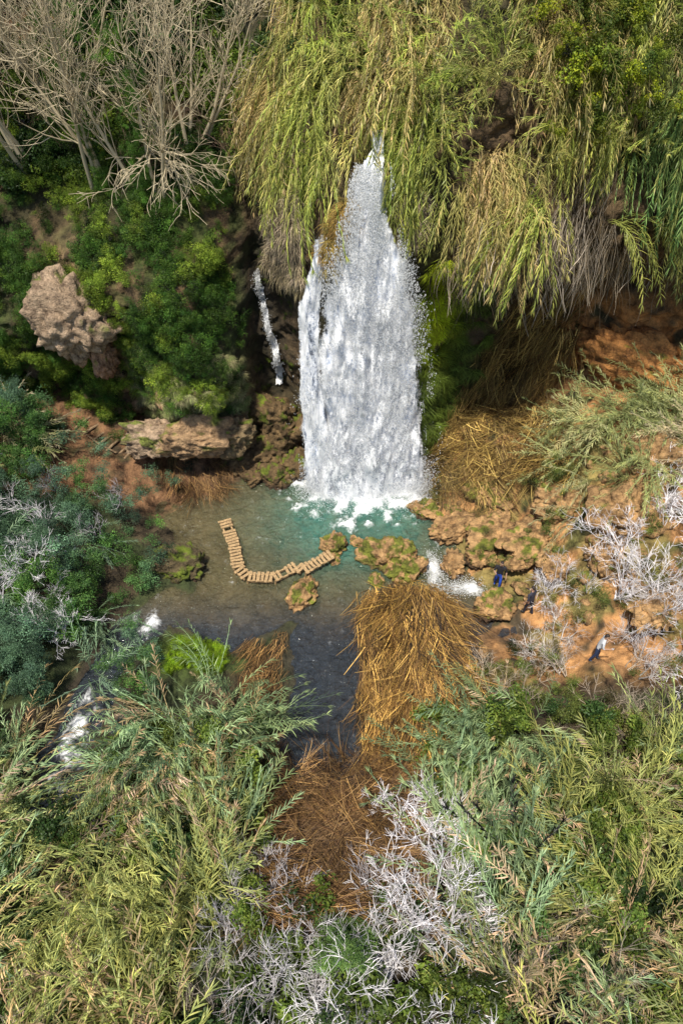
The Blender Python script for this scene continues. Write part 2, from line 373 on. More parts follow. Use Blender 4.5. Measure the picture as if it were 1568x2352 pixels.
n2_=N(n,'ShaderNodeTexNoise');n2_.inputs['Scale'].default_value=9;n2_.inputs['Detail'].default_value=6;l.new(tc.outputs['Object'],n2_.inputs['Vector'])
ad=N(n,'ShaderNodeMath',operation='MULTIPLY_ADD');l.new(n2_.outputs[0],ad.inputs[0]);ad.inputs[1].default_value=3.0;ad.inputs[2].default_value=-1.5
sm=N(n,'ShaderNodeMath',operation='ADD');l.new(af.outputs['Fac'],sm.inputs[0]);l.new(ad.outputs[0],sm.inputs[1]);
sm2=N(n,'ShaderNodeMath',operation='MULTIPLY',use_clamp=True);l.new(sm.outputs[0],sm2.inputs[0]);l.new(af.outputs['Fac'],sm2.inputs[1])
l.new(ac.outputs['Color'],p.inputs['Base Color'])
fo=N(n,'ShaderNodeBsdfPrincipled');fo.inputs['Base Color'].default_value=(.88,.9,.92,1);fo.inputs['Roughness'].default_value=.6
mx=N(n,'ShaderNodeMixShader');l.new(sm2.outputs[0],mx.inputs[0]);l.new(p.outputs[0],mx.inputs[1]);l.new(fo.outputs[0],mx.inputs[2]);l.new(mx.outputs[0],out.inputs[0])
o.data.materials[0]=m
# waterfall sheets
m,n,l=nt('falling_water');out=N(n,'ShaderNodeOutputMaterial')
tc=N(n,'ShaderNodeTexCoord');mp=N(n,'ShaderNodeMapping');mp.inputs['Scale'].default_value=(2.6,2.6,.7);l.new(tc.outputs['Object'],mp.inputs[0])
s1=N(n,'ShaderNodeTexNoise');s1.inputs['Scale'].default_value=1.0;s1.inputs['Detail'].default_value=9;s1.inputs['Roughness'].default_value=.74;s1.inputs['Distortion'].default_value=.6;l.new(mp.outputs[0],s1.inputs['Vector'])
s2=N(n,'ShaderNodeTexNoise');s2.inputs['Scale'].default_value=10;s2.inputs['Detail'].default_value=4;s2.inputs['Roughness'].default_value=.7;l.new(tc.outputs['Object'],s2.inputs['Vector'])
am=N(n,'ShaderNodeMath',operation='MULTIPLY_ADD');l.new(s2.outputs[0],am.inputs[0]);am.inputs[1].default_value=.45;l.new(s1.outputs[0],am.inputs[2])
cr=N(n,'ShaderNodeValToRGB');cr.color_ramp.elements[0].position=.56;cr.color_ramp.elements[0].color=(.32,.4,.57,1);cr.color_ramp.elements[1].position=.75;cr.color_ramp.elements[1].color=(.95,.96,.98,1);l.new(am.outputs[0],cr.inputs[0])
df_=N(n,'ShaderNodeBsdfPrincipled');df_.inputs['Roughness'].default_value=.5;l.new(cr.outputs[0],df_.inputs['Base Color'])
ea=N(n,'ShaderNodeAttribute',attribute_name='edge')
al=N(n,'ShaderNodeMath',operation='SUBTRACT');l.new(am.outputs[0],al.inputs[0]);l.new(ea.outputs['Fac'],al.inputs[1])
al2=N(n,'ShaderNodeMath',operation='MULTIPLY',use_clamp=True);l.new(al.outputs[0],al2.inputs[0]);al2.inputs[1].default_value=6
tp=N(n,'ShaderNodeBsdfTransparent');mx=N(n,'ShaderNodeMixShader');l.new(al2.outputs[0],mx.inputs[0]);l.new(tp.outputs[0],mx.inputs[1]);l.new(df_.outputs[0],mx.inputs[2]);l.new(mx.outputs[0],out.inputs[0])
M_fall=m
m,n,l=nt('water_spray');out=N(n,'ShaderNodeOutputMaterial');p=N(n,'ShaderNodeBsdfPrincipled');p.inputs['Base Color'].default_value=(.95,.96,.97,1);p.inputs['Roughness'].default_value=.4
tr=N(n,'ShaderNodeBsdfTranslucent');tr.inputs[0].default_value=(.95,.96,.97,1);mx=N(n,'ShaderNodeMixShader');mx.inputs[0].default_value=.35;l.new(p.outputs[0],mx.inputs[1]);l.new(tr.outputs[0],mx.inputs[2]);l.new(mx.outputs[0],out.inputs[0]);M_drop=m
FZ=[0,3,5.6,8,10.1,12,13.4,14.6,15.9]
FL=[-1.8,-1.6,-1.4,-1.15,-.85,-.45,-.05,.43,1.0];FR=[4.5,4.2,3.85,3.45,3.2,2.75,2.0,1.76,1.6]
def fy(x,z):
    return np.interp(z,[0,4,8,12,14.5,16],[26.7,26.9,27.05,27.25,27.55,28.3])
wf=bpy.data.objects.new('waterfall',None);sc.collection.objects.link(wf)
def fall(name,FLx,FRx,z0,z1,off,ebase,seed,bul=.5,ef=.45,yfun=None):
    zz=np.linspace(z1,z0,200);uu=np.linspace(0,1,90);Uu,Zz=np.meshgrid(uu,zz)
    L=np.interp(Zz,FZ,FLx);Rr=np.interp(Zz,FZ,FRx);ns=min(1,np.mean(Rr-L)/2)
    L=L+ns*.4*(fbm(Zz*1.3,0*Zz,seed,seed,3)-.5);Rr=Rr+ns*.4*(fbm(Zz*1.3,0*Zz,seed+5,seed+1,3)-.5)
    Xx=L+(Rr-L)*Uu
    yb=fy(Xx,Zz) if yfun is None else yfun(Xx,Zz)
    Yy=yb-off-bul*np.sin(np.pi*Uu)*sst(16,12,Zz)-ns*1.1*(fbm(Xx*1.2,Zz*.3,seed,seed+2,3)-.5)-ns*.6*(fbm(Xx*4,Zz*.9,seed,seed+3,3)-.5)
    o=sheet(name,Xx,Yy,Zz,None,M_fall);o.parent=wf
    e=ebase+ef*(1-sst(0,.15,Uu))+ef*sst(.85,1,Uu)+.3*sst(z1-.8,z1,Zz)-.1*(1-sst(0,5,Zz))
    a=o.data.attributes.new('edge','FLOAT','POINT');a.data.foreach_set('value',e.ravel().astype(np.float32))
fall('main_curtain',FL,FR,-.2,16.5,0,.36,61)
fall('front_veil',[a+.2 for a in FL],[b-.2 for b in FR],-.2,14.5,.4,.66,71)
fall('outer_veil',[a-.45 for a in FL],[b+.35 for b in FR],-.2,10,.1,.66,91)
fall('side_strand',[-1.9,-1.95,-2.0,-1.95,-1.85,-1.3,-.95,-.85,-.8],[-.2,-.5,-.75,-.9,-.9,-.65,-.7,-.75,-.75],.2,13.5,.05,.5,81,.15,.3)
ff=lambda a,b: f(a.ravel(),b.ravel()).reshape(a.shape)
fall('thin_stream',[-3.9,-3.5,-3.45,-3.95,-4.2,-4.3,-4.4,-4.4,-4.4],[-3.2,-3.1,-3.1,-3.7,-3.95,-4.1,-4.2,-4.2,-4.2],3.4,9.8,.15,.56,85,.0,.2,ff)
def drops(name,P,S,mat):
    n=len(P);base=np.array([(1,0,0),(-.5,.87,0),(-.5,-.87,0),(0,0,1),(0,0,-1)],float);fc=np.array([(0,1,3),(1,2,3),(2,0,3),(1,0,4),(2,1,4),(0,2,4)])
    v=(P[:,None,:]+base[None]*S[:,None,:]).reshape(-1,3);fx=(fc[None]+5*np.arange(n)[:,None,None]).reshape(-1,3)
    me=bpy.data.meshes.new(name);me.from_pydata(v.tolist(),[],fx.tolist());me.materials.append(mat);o=obj(name,me,wf);return o
n=70000
z=15.6*rng.random(n)**.85;u=rng.random(n);L=np.interp(z,FZ,FL);Rr=np.interp(z,FZ,FR)
u=u+.05*rng.normal(size=n);x=L-.3+(Rr-L+.45)*u
cl=fbm(x*2.5,z*.6,0,95,3);keep=cl>.45;x=x[keep];z=z[keep];u=u[keep];n=len(x)
y=fy(x,z)-.5*np.sin(np.pi*np.clip(u,0,1))-.15-.7*rng.random(n)**2
s=.008+.024*rng.random(n)**3
drops('droplets',np.stack([x,y,z],-1),np.stack([s,s,s*(1.2+2*rng.random(n)**2)],-1),M_drop)
n=60000 # splash at the foot
a=rng.uniform(-math.pi,0,n);r=np.abs(rng.normal(0,1,n))
x=1.3+rng.uniform(-3.0,3.1,n)+np.cos(a)*r*.55;y=26.7+np.sin(a)*r*.8;z=np.abs(rng.normal(0,1.0,n))*np.exp(-r*.5)
s=.006+.024*rng.random(n)**3
drops('splash',np.stack([x,y,z],-1),np.stack([s,s,s],-1),M_drop)
n=1500;x=np.concatenate([rng.normal(4.3,.25,n),rng.normal(5.5,.6,n)]);y=np.concatenate([rng.normal(21.1,.6,n),rng.normal(20.1,.3,n)]);z=np.abs(rng.normal(.05,.1,2*n));s=.01+.02*rng.random(2*n)
o=drops('rapids_spray',np.stack([x,y,z],-1),np.stack([s,s,s],-1),M_drop)
n=2500;z=rng.uniform(4,9.5,n);x=np.interp(z,FZ,[-3.9,-3.4,-3.3,-3.85,-4.1,-4.2,-4.3,-4.3,-4.3])+rng.normal(0,.09,n)+(rng.random(n)**2)*.3*(z<5);y=f(x,z)-.2-.2*rng.random(n);s=.008+.014*rng.random(n)
drops('stream_spray',np.stack([x,y,z],-1),np.stack([s,s,s*2],-1),M_drop)
# ------------------------------------------------------------------ rocks
M_rock=ground_mat('tufa_rock',scale=2.2,bump=1)
import bmesh
rocks_i=0
def rock(x,y,z,r,sc3=(1,1,.8),moss=.3,base=(.5,.31,.14),name='boulder',sub=5,rz=None):
    global rocks_i;rocks_i+=1
    bm=bmesh.new();bmesh.ops.create_icosphere(bm,subdivisions=sub,radius=1);me=bpy.data.meshes.new(name);bm.to_mesh(me);bm.free()
    v=np.empty(len(me.vertices)*3);me.vertices.foreach_get('co',v);v=v.reshape(-1,3);s=rocks_i*13
    nn=v.copy()
    q=np.array([tuple(rdir()) for _ in range(12)]);dd=(v@q.T)
    k=np.minimum(1,np.min(np.where(dd>.35,.78/np.maximum(dd,.35),9),axis=1))
    k=k*(1+.8*(fbm(v[:,0]*1.2+s,v[:,1]*1.2,v[:,2]*1.2,s,3)-.5))+.45*(np.abs(fbm(v[:,0]*3+s,v[:,1]*3,v[:,2]*3,s,3)-.5)*2-.3)+.2*(fbm(v[:,0]*8,v[:,1]*8,v[:,2]*8,s,2)-.5)
    v=v*k[:,None]*np.array(sc3)*r*1.15;me.vertices.foreach_set('co',v.ravel())
    c=np.zeros((len(v),3))+np.array(base);n1=fbm(nn[:,0]*2.5+s,nn[:,1]*2.5,nn[:,2]*2.5,s+1,4)
    c=mixc(c,(.14,.2,.012),np.clip(sst(.66-moss*.3,.72-moss*.3,n1)*sst(-.1,.5,nn[:,2]+.3),0,1)*.85)
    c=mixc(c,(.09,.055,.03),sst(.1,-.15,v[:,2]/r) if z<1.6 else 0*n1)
    a=me.attributes.new('col','FLOAT_COLOR','POINT');a.data.foreach_set('color',np.concatenate([c,np.ones((len(v),1))],1).astype(np.float32).ravel())
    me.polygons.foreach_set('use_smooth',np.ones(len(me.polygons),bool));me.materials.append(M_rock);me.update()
    o=obj(name,me);o.location=(x,y,z);o.rotation_euler=(0,0,U(0,6) if rz is None else rz);return o
WET=(.18,.12,.055);PALE=(.46,.34,.23)
for a in [(-3.9,28.9,.6,1.2,(1,1,.9),.4,WET),(-2.3,28.0,.4,.9,(1,1,.9),.3,WET),(-3.4,27.3,.2,.75,(1,1,.9),.5,WET),(-5.4,28.4,.3,1,(1.2,1,.8),.1,WET),(-2.8,29.2,1.9,1,(1,.8,1),.2,WET),(-4.6,27.4,.1,.6,(1,1,.8),.1,WET),(-3.6,29.6,2.6,1.1,(1,.8,1),.3,WET),
 (-.35,22.6,.1,.62,(1,1,1),.45),(-1.7,19.8,.0,.8,(.8,1.2,.8),.35),(2.2,22.0,.1,1.0,(1.1,1,.85),.7),(3.3,21.2,.0,.75,(.8,1,1),.6),(2.6,20.9,0,.6,(1,1,.7),.8),(5.3,23.5,.2,.95,(1.3,.8,.8),-.1),(5.15,21.35,.15,.62,(.9,1,.95),0),
 (7.1,23.2,.6,1.1,(1.3,1,.5),.3),(4.2,25.0,.1,.65,(1.2,.9,.6),.7),(7.3,25.4,.9,.9,(1.2,1,.7),.5),(-7.3,21.3,.2,1.0,(1.2,1,.8),.7,(.13,.1,.05)),(.75,22.9,0,.35,(1.2,.8,.6),.2),(-.4,21.9,0,.35,(1,1,.7),.4),(6.4,21.6,.4,.6,(1.2,1,.6),.4),(8.6,22.0,1,1.1,(1.4,1,.5),.3),
 (10.2,23.5,2,1.2,(1,1,.7),.2),(12.8,22.0,3.2,1.4,(1.2,1,.9),-.1),(11.4,20.2,2.2,.8,(1.3,1,.6),0),(14,24,4.6,1.3,(1,1,.8),0),(6.6,18.8,.4,.7,(1,1.2,.6),.3),(4.9,27.4,.2,.55,(1,1,.8),.4,WET),(5.6,24.8,.2,.5,(1,1,.7),.5),(1.6,20.6,-.05,.4,(1,1,.7),.7),(9.3,20.3,1.4,.7,(1.3,1,.5),.1),(7.9,20.9,.9,.5,(1,1,.6),0),
 (14.2,28.9,6.0,2.0,(1.6,.7,.8),-.2,(.5,.23,.07)),(12.6,17,2.4,.8,(1.3,1,.6),-.1)]: rock(*a)
for a in [(-12.5,29.0,8.3,1.5,(1.15,.8,1.2),.1,PALE),(-11.5,29.3,6.3,.85,(.8,.7,1.4),.1,(.42,.25,.15)),(-9.2,27.7,2.6,1.3,(1.3,.7,.75),.1,PALE),(-7.2,27.3,2.8,1.4,(1.5,.7,.75),.2,(.44,.29,.16)),(-5.6,27.8,2.6,1.2,(1.0,.7,.9),.4,(.26,.19,.1))]: rock(*a,rz=U(-.3,.3))
for i in range(70):
    x=U(4.8,13);y=U(16.5,25.5)
    if float(pdist([x],[y])[0])<.1: continue
    rock(x,y,float(g(x,y)[0]),U(.08,.34),(1.2,1,.7),U(-.1,.6),(.48,.3,.14),'stone',3)
for i in range(26):
    x=U(-3.5,4.5);y=U(21.5,25.5);rock(x,y,-.3,U(.15,.42),(1.2,1,.6),.1,(.3,.2,.1),'stone',3)
# ------------------------------------------------------------------ vegetation scattering
def tint(base,alt,n,amp=.25,t=None):
    b=np.array(base);a=np.array(alt);t=rng.random(n) if t is None else t
    c=b[None]*(1-t[:,None])+a[None]*t[:,None];return np.clip(c*(1+amp*rng.normal(size=(n,1))),.004,.9)
def soft(t,n,k=.45): return np.clip(t*(1-k)+k*rng.random(n),0,1)
def cliffpts(n,x0,x1,z0,z1,dens=None):
    x=rng.uniform(x0,x1,n);z=rng.uniform(z0,z1,n)
    if dens is not None:
        k=rng.random(n)<dens(x,z);x=x[k];z=z[k]
    y=f(x,z);nr=fnorm(x,z);return x,y,z,nr
def yaw(nr): return np.arctan2(nr[:,1],nr[:,0])
YG=(.29,.38,.06);OL=(.26,.25,.07);TAN=(.5,.37,.17);BG=(.22,.33,.17)
DK=(.04,.1,.015)
# hanging canes on the brow
def dcane(x,z):
    edge=np.interp(x,[-3,-2,0,1,1.7,2.2,3,4,6,10,18],[15.0,14.4,14.4,15.9,16.2,14.8,13.9,13.3,13.2,13.2,12.8])+2.6*(fbm(x*.9,0*x,0,150,2)-.5)*sst(1.5,3.5,x)
    k=(z>edge)&(x>-3.6+.12*(z-14)); gap=fbm(x*.8,z*.3,0,101,3)
    d=np.where(k,1.,0)*np.where(gap>.43+.05*sst(6,9,x),1,.05)*np.where((x>8.0)&(x<10.0)&(z<17),.04,1)*np.where((x>-.6)&(x<.8)&(z>16.8),.15,1)
    return d
x,y,z,nr=cliffpts(3400,-3.6,22,12.0,24,dcane);n=len(x)
t=soft(.95*sst(.46,.6,fbm(x*.9,z*.25,0,103,3)),n,.4);tn=tint(YG,TAN,n,.28,t);tn=np.where((x>11)[:,None],tint((.14,.27,.08),OL,n,.25,t),tn)
fl=(fbm(x*.5,z*.4,0,107,2)-.5)*3.0
scatter('hanging_reed_curtain',P_hang,np.stack([x,y+.1,z],-1),np.stack([rng.normal(0,.15,n),rng.normal(0,.15,n),yaw(nr)+fl+rng.normal(0,.35,n)],-1),rng.uniform(.5,1.0,n)*(.7+.55*fbm(x*.8,z*.5,0,108,2)),tn)
x,y,z,nr=cliffpts(420,-3,22,15,24,lambda x,z:fbm(x*.5,z*.5,0,104,2)>.45);n=len(x)
scatter('reed_thicket_clifftop',P_reed,np.stack([x,y,z-.3],-1),tilt(rng.normal(0,.3,n),rng.normal(-.6,.3,n),rng.uniform(0,6,n)),rng.uniform(.4,.75,n),tint(YG,OL,n))
x=np.concatenate([rng.uniform(4.2,8,34),rng.uniform(10,15,26),rng.uniform(7.9,10.2,60)]);z=rng.uniform(10.4,13.6,len(x));z[60:]=rng.uniform(9.5,16,60);y=f(x,z)-.5;nr=fnorm(x,z);n=len(x)
scatter('hanging_vines',P_vine,np.stack([x,y,z],-1),np.stack([0*x,0*x,yaw(nr)],-1),rng.uniform(.4,1.1,n),tint((.42,.36,.29),(.14,.1,.05),n,.4))
# dry hanging grass near the lip
x=np.concatenate([rng.uniform(-3.2,-1.7,170),rng.uniform(-.75,.3,60),rng.uniform(1.9,3.2,50)]);z=np.concatenate([rng.uniform(10,14.2,170),np.zeros(60),rng.uniform(12.5,14.5,50)])
z[170:230]=np.interp(x[170:230],[-.75,-.3,.3],[12.7,13.3,14.6])+rng.uniform(-1.2,.1,60)
y=f(x,z)-.15;y[170:230]=np.minimum(y[170:230],fy(x,z)[170:230]-.05);nr=fnorm(x,z);n=len(x);tn=tint((.42,.33,.24),(.22,.18,.09),n,.35);tn[170:230]=tint((.34,.19,.04),(.22,.18,.05),60)
scatter('dry_hanging_grass',P_tuft,np.stack([x,y,z],-1),np.stack([0*x,0*x+rng.uniform(.2,.7,n),yaw(nr)],-1),rng.uniform(.5,1.1,n),tn)
# moss drape right of falls
x=rng.uniform(3.4,8.5,1500);z=rng.uniform(.8,11.8,1500);k=rng.random(1500)<np.exp(-((x-4.5)/1.9)**2)*np.where(fbm(x*1.2,z*.8,0,105,2)>.44,1,.12);x=x[k];z=z[k];y=f(x,z)-.12;nr=fnorm(x,z);n=len(x)
t=1-np.exp(-((x-4.4)/.9)**2)*sst(5,7.5,z);tn=tint((.5,.6,.02),(.1,.14,.02),n,.35,t)
scatter('moss_drape',P_tuft,np.stack([x,y,z],-1),np.stack([0*x,0*x+.8,yaw(nr)],-1),rng.uniform(.4,1.2,n),tn)
# ivy on left bulge
def divy(x,z):
    hole=1.2*np.exp(-((x+12.5)/1.3)**2-((z-8.0)/1.5)**2)+1.4*np.exp(-((x+7.8)/3.2)**2-((z-2.6)/1.5)**2)+.8*np.exp(-((x+11.2)/.7)**2-((z-5.8)/1.2)**2)
    return np.where((x>-4.9+.3*np.sin(z)),0,1)*np.where(fbm(x*.9,z*.9,0,110,3)>.41,1,.15)*np.clip(1-1.6*hole,0,1)*np.where((z<5.5)&(x>-10.5),.35,1)
x,y,z,nr=cliffpts(5600,-19,-4.2,1.2,15,divy);n=len(x);t=soft(sst(.5,.62,fbm(x*.8,z*.8,0,111,3)),n,.2)
bil=1.3*np.clip(fbm(x*.9,z*.9,0,118,2)-.45,0,1)
scatter('ivy_cover',P_fine,np.stack([x,y-.1-.3*rng.random(n)-bil,z+bil*.5],-1),np.stack([rng.uniform(-.4,.4,n)+.6,rng.uniform(-.4,.4,n),rng.uniform(-.6,.6,n)],-1),rng.uniform(.25,.75,n),tint(DK,(.19,.27,.03),n,.45,t))
x,y,z,nr=cliffpts(1500,-10.8,-4.8,1.5,7.5,lambda x,z:fbm(x*1.2,z*1.2,0,117,2)>.44);n=len(x)
scatter('cliff_grass',P_tuft,np.stack([x,y-.1,z],-1),np.stack([0*x,0*x+.6,yaw(nr)],-1),rng.uniform(.25,.65,n),tint((.17,.22,.06),(.32,.28,.15),n,.3))
# hill shrubs above
x,y,z,nr=cliffpts(5200,-26,3,13,26,lambda x,z:np.where((x>-3)&(z<17.5),0,1)*np.where(fbm(x*.5,z*.5,0,112,3)>.42,1,.1));n=len(x);t=soft(sst(.48,.65,fbm(x*.5,z*.7,0,113,3)),n,.15)
scatter('hillside_shrubs',P_bush,np.stack([x,y-.2,z+.1],-1),np.stack([rng.uniform(-.4,.4,n),rng.uniform(-.4,.4,n),rng.uniform(0,6,n)],-1),rng.uniform(.5,1.4,n),tint((.025,.055,.013),(.11,.17,.02),n,.4,t))
x,y,z,nr=cliffpts(120,-26,-1,13,24);n=len(x)
scatter('hillside_brushwood',P_bare,np.stack([x,y-.4,z],-1),np.stack([rng.normal(0,.4,n)+.5,rng.normal(0,.4,n),rng.uniform(0,6,n)],-1),rng.uniform(.4,.9,n),tint((.22,.15,.11),(.12,.08,.05),n))
x,y,z,nr=cliffpts(520,6.5,13,16.5,24,lambda x,z:np.exp(-((x-9.4)/1.8)**2-((z-19.5)/2.4)**2));n=len(x)
scatter('carob_bush',P_bush,np.stack([x,y-.9-rng.random(n)*1.3,z+.3],-1),np.stack([rng.uniform(-.4,.4,n)+.6,rng.uniform(-.4,.4,n),rng.uniform(-.6,.6,n)],-1),rng.uniform(.4,.85,n),tint((.24,.28,.015),(.05,.09,.015),n,.35))
x,y,z,nr=cliffpts(1000,-4.6,16,.5,11,lambda x,z:np.where((x>-2.2)&(x<3.7),0,1)*(fbm(x*.9,z*.9,0,115,3)>.5));n=len(x)
scatter('ferns_and_moss',P_fine,np.stack([x,y,z],-1),np.stack([rng.uniform(.2,.9,n),rng.uniform(-.4,.4,n),rng.uniform(-.6,.6,n)],-1),rng.uniform(.12,.4,n),tint((.12,.17,.02),(.04,.06,.015),n))
def euler_dir(d,roll=0): return Vector(d).to_track_quat('X','Z').to_euler()
# dead reeds: right pile
P=[];Rr_=[];
for i in range(290):
    if R()<.55:
        t_=R();x=5.6+5.6*t_+U(-.9,.9);zz=1+8.5*t_*U(.4,1.05)
        if x>11.6: continue
        y=float(f(x,zz)[0])-.2-U(0,.7);d=V3((U(-1.1,.1),-.35+U(-.2,.2),-1))
    else:
        x=U(5.0,11);y=U(25.2,29.5);zz=float(g(x,y)[0])+.15+U(0,.3);d=V3((U(-1,.9),U(-1,.3),-.3))
    P.append((x,y,zz));Rr_.append(euler_dir(d))
n=len(P);scatter('dead_reed_pile',P_straw,P,Rr_,rng.uniform(.45,1.1,n),tint((.4,.26,.08),(.15,.1,.035),n,.45))
# dead reed mound in the foreground
P=[];Rr_=[]
while len(P)<330:
    x=U(.7,4.8);y=U(12.2,19.4)
    dd=float(pdist([x],[y])[0])
    if dd<0 or R()>math.exp(-((x-2.6)/1.75)**4): continue
    zz=float(g(x,y)[0]);zx=float(g(x+.5,y)[0]);zy=float(g(x,y-.5)[0])
    d=V3((x-2.3,y-21.5,0)).normalized();sl=((zx-zz)/.5*d.x-(zy-zz)/.5*d.y)
    a=(float(fbm(x*.6,y*.6,0,140,2))-.5)*1.6+random.gauss(0,.34)
    if x<1.9: a=abs(a)*.6-.02
    c_,s_=math.cos(a),math.sin(a);d=V3((d.x*c_-d.y*s_,d.x*s_+d.y*c_,0))
    P.append((x+.2,y,zz+U(.0,.35)));Rr_.append(euler_dir((d.x,d.y,sl*.6-.1+U(-.15,.25))))
n=len(P);scatter('dead_reed_mound',P_straw,P,Rr_,rng.uniform(.45,.85,n),tint((.4,.225,.06),(.15,.08,.025),n,.5))
P=[];Rr_=[]
for i in range(300):
    x=U(-2.6,3.0);y=U(6.3,11.6);a=U(-1.3,.9)+(math.pi if R()<.4 else 0)
    if y>10.9 and R()<.5: continue
    P.append((x,y,max(.05,float(g(x,y)[0]))+U(.1,.5)));Rr_.append(euler_dir((math.cos(a),math.sin(a)*.8,U(-.2,.2))))
for i in range(34):
    x=U(-3.8,-2.5);y=U(12.4,17.4);P.append((x,y,float(g(x,y)[0])+U(.1,.4)));Rr_.append(euler_dir((U(-.9,.2),-1,U(-.2,.2))))
for i in range(40):
    x=U(-9.5,-5.5);y=U(26,29);P.append((x,y,float(g(x,y)[0])+U(.0,.2)));Rr_.append(euler_dir((U(-.6,1),-1,U(-.4,0))))
n=len(P);scatter('fallen_reed_litter',P_straw,P,Rr_,rng.uniform(.4,.75,n),tint((.24,.13,.05),(.09,.05,.022),n,.45))
# ground reeds
def gpts(n,x0,x1,y0,y1,dens,keepd=.4):
    x=rng.uniform(x0,x1,n);y=rng.uniform(y0,y1,n);k=rng.random(n)<dens(x,y);x=x[k];y=y[k];k=pdist(x,y)>keepd;x=x[k];y=y[k];return x,y,g(x,y)
def dl(x,y):
    lim=np.interp(x,[-20,-12,-10,-8,-6,-4,-3.4],[11,12,11.3,12.4,14.0,15.0,14.6])
    hole=(1.3*np.exp(-((x+10.0)/1.3)**2-((y-11.2)/2.2)**2)+.9*np.exp(-((x+3)/2.2)**2-((y-2.5)/2.5)**2))
    return np.where((x<-3.1)&(y<lim),1,0)*np.clip(1-1.3*hole,0,1)*np.where(fbm(x*.6,y*.6,0,205,2)>.41,1,.12)
def dr(x,y):
    lim=np.interp(x,[2,3.5,5,7,9,12,16,22],[11,12.6,13.8,12.8,11.5,11,11,11]);hole=.95*np.exp(-((x-8)/4)**2-((y-2.3)/2.2)**2)
    return np.where((x>2.9)&(y<lim),1,0)*np.clip(1-1.2*hole,0,1)*np.where((x<4.2)&(y<8.5),.0,1)*np.where(fbm(x*.6,y*.6,0,205,2)>.43,1,.12)
x1,y1,z1=gpts(2000,-20,-2.3,-4,16.5,dl);x2,y2,z2=gpts(1900,2,22,-4,14,dr)
x=np.concatenate([x1,x2]);y=np.concatenate([y1,y2]);z=np.concatenate([z1,z2]);n=len(x);t=soft(sst(.4,.62,fbm(x*.35,y*.35,0,121,3)+.035*(8-y)),n,.3)
tn=tint(BG,(.33,.34,.09),n,.3,t);k=rng.random(n)<.1+.28*(fbm(x*.6,y*.6,0,122,2)>.56);tn[k]=tint((.46,.35,.24),TAN,k.sum())
hs_=.5+.8*fbm(x*.6,y*.6,0,206,2)
ya=fbm(x*.28,y*.28,0,207,2)*12+rng.normal(0,.6,n)
scatter('giant_reed_thicket',P_reed,np.stack([x,y,z-.1],-1),tilt((fbm(x*.4,y*.4,0,208,2)-.5)*1.6+rng.normal(0,.18,n),(fbm(x*.4,y*.4,0,209,2)-.5)*1.6+rng.normal(0,.18,n),ya),hs_*rng.uniform(.65,1.05,n),tn)
x=np.concatenate([rng.uniform(-19,-15.4,80),rng.uniform(10.8,19,250),rng.uniform(-15,-9,110)]);y=np.concatenate([rng.uniform(25,29,80),rng.uniform(22.3,28,250),rng.uniform(15.5,21.8,110)])
z=g(x,y);n=len(x);t=sst(.4,.6,fbm(x*.5,y*.5,0,141,2));tn=tint((.52,.44,.27),(.28,.32,.12),n,.25,t);tn[330:]=tint(BG,(.17,.27,.17),n-330)
k=(fbm(x*.6,y*.6,0,142,2)>.42);x=x[k];y=y[k];z=z[k];tn=tn[k];n=len(x)
scatter('reed_stand',P_reed,np.stack([x,y,z],-1),tilt(np.where(x>0,-.5,.3)+rng.normal(0,.25,n),-.35+rng.normal(0,.25,n),np.where(x>0,3.6,-.9)+rng.normal(0,.9,n)),rng.uniform(.4,.8,n),tn)
# ground shrubs with volume
def shrubs(name,protos,n,x0,x1,y0,y1,h,base,alt,dens=None,s=(.6,1.2),kd=.5):
    x,y,z=gpts(n,x0,x1,y0,y1,dens or (lambda x,y:0*x+1),kd);n=len(x);hh=h*np.clip(fbm(x*.5,y*.5,0,131,3)*2.6-.4,0,2)*np.sqrt(rng.random(n))
    t=soft(sst(.45,.6,fbm(x*.6,y*.6,0,132,3)),n,.2)
    scatter(name,protos,np.stack([x,y,z+hh],-1),np.stack([rng.uniform(-.4,.4,n),rng.uniform(-.4,.4,n),rng.uniform(0,6,n)],-1),rng.uniform(*s,n),tint(base,alt,n,.4,t))
clear=lambda x,y: np.where(((np.abs(x-10)<1.0)&(y>13.4)&(y<16.6))|((np.abs(x-7)<.7)&(y>18.5)&(y<20.5))|((np.abs(x-7.9)<.7)&(y>16.8)&(y<18.9)),0,1)
shrubs('shrubs_left_bank',P_fine,2100,-21,-7.2,13.5,29,1.9,(.1,.18,.11),(.08,.18,.03),lambda x,y:np.where((y>25.0)&(x>-14.5),.12,1)*np.where(x>-9.3-.25*(y-20),.35,1)*np.where(fbm(x*.6,y*.6,0,134,2)>.38,1,.25),(.45,1.0))
shrubs('understory_shrubs',P_bush,1500,-18,18,-4,13,1.3,(.035,.075,.02),(.11,.16,.025),lambda x,y:np.where((x>-2.5)&(x<2.8)&(y>7),0,1)*np.where((x>-3.5)&(x<4.5),1,.7))
shrubs('rosemary_bushes',P_fine,1000,4.6,18,12,26,.8,(.12,.17,.035),(.22,.2,.07),lambda x,y:(.2+.8*(fbm(x*.6,y*.6,0,133,2)>.5)-np.where((x<11.5)&(y>15.8),.72,0))*clear(x,y),(.25,.8),.3)
shrubs('green_bush',P_fine,70,-.6,.9,4.6,6.2,2.4,(.13,.24,.08),(.14,.24,.06),None,(.35,.7))
shrubs('mossy_bank',P_fine,150,-7.0,-4.7,15.4,17.3,.2,(.24,.38,.02),(.15,.27,.01),None,(.2,.45),.1)
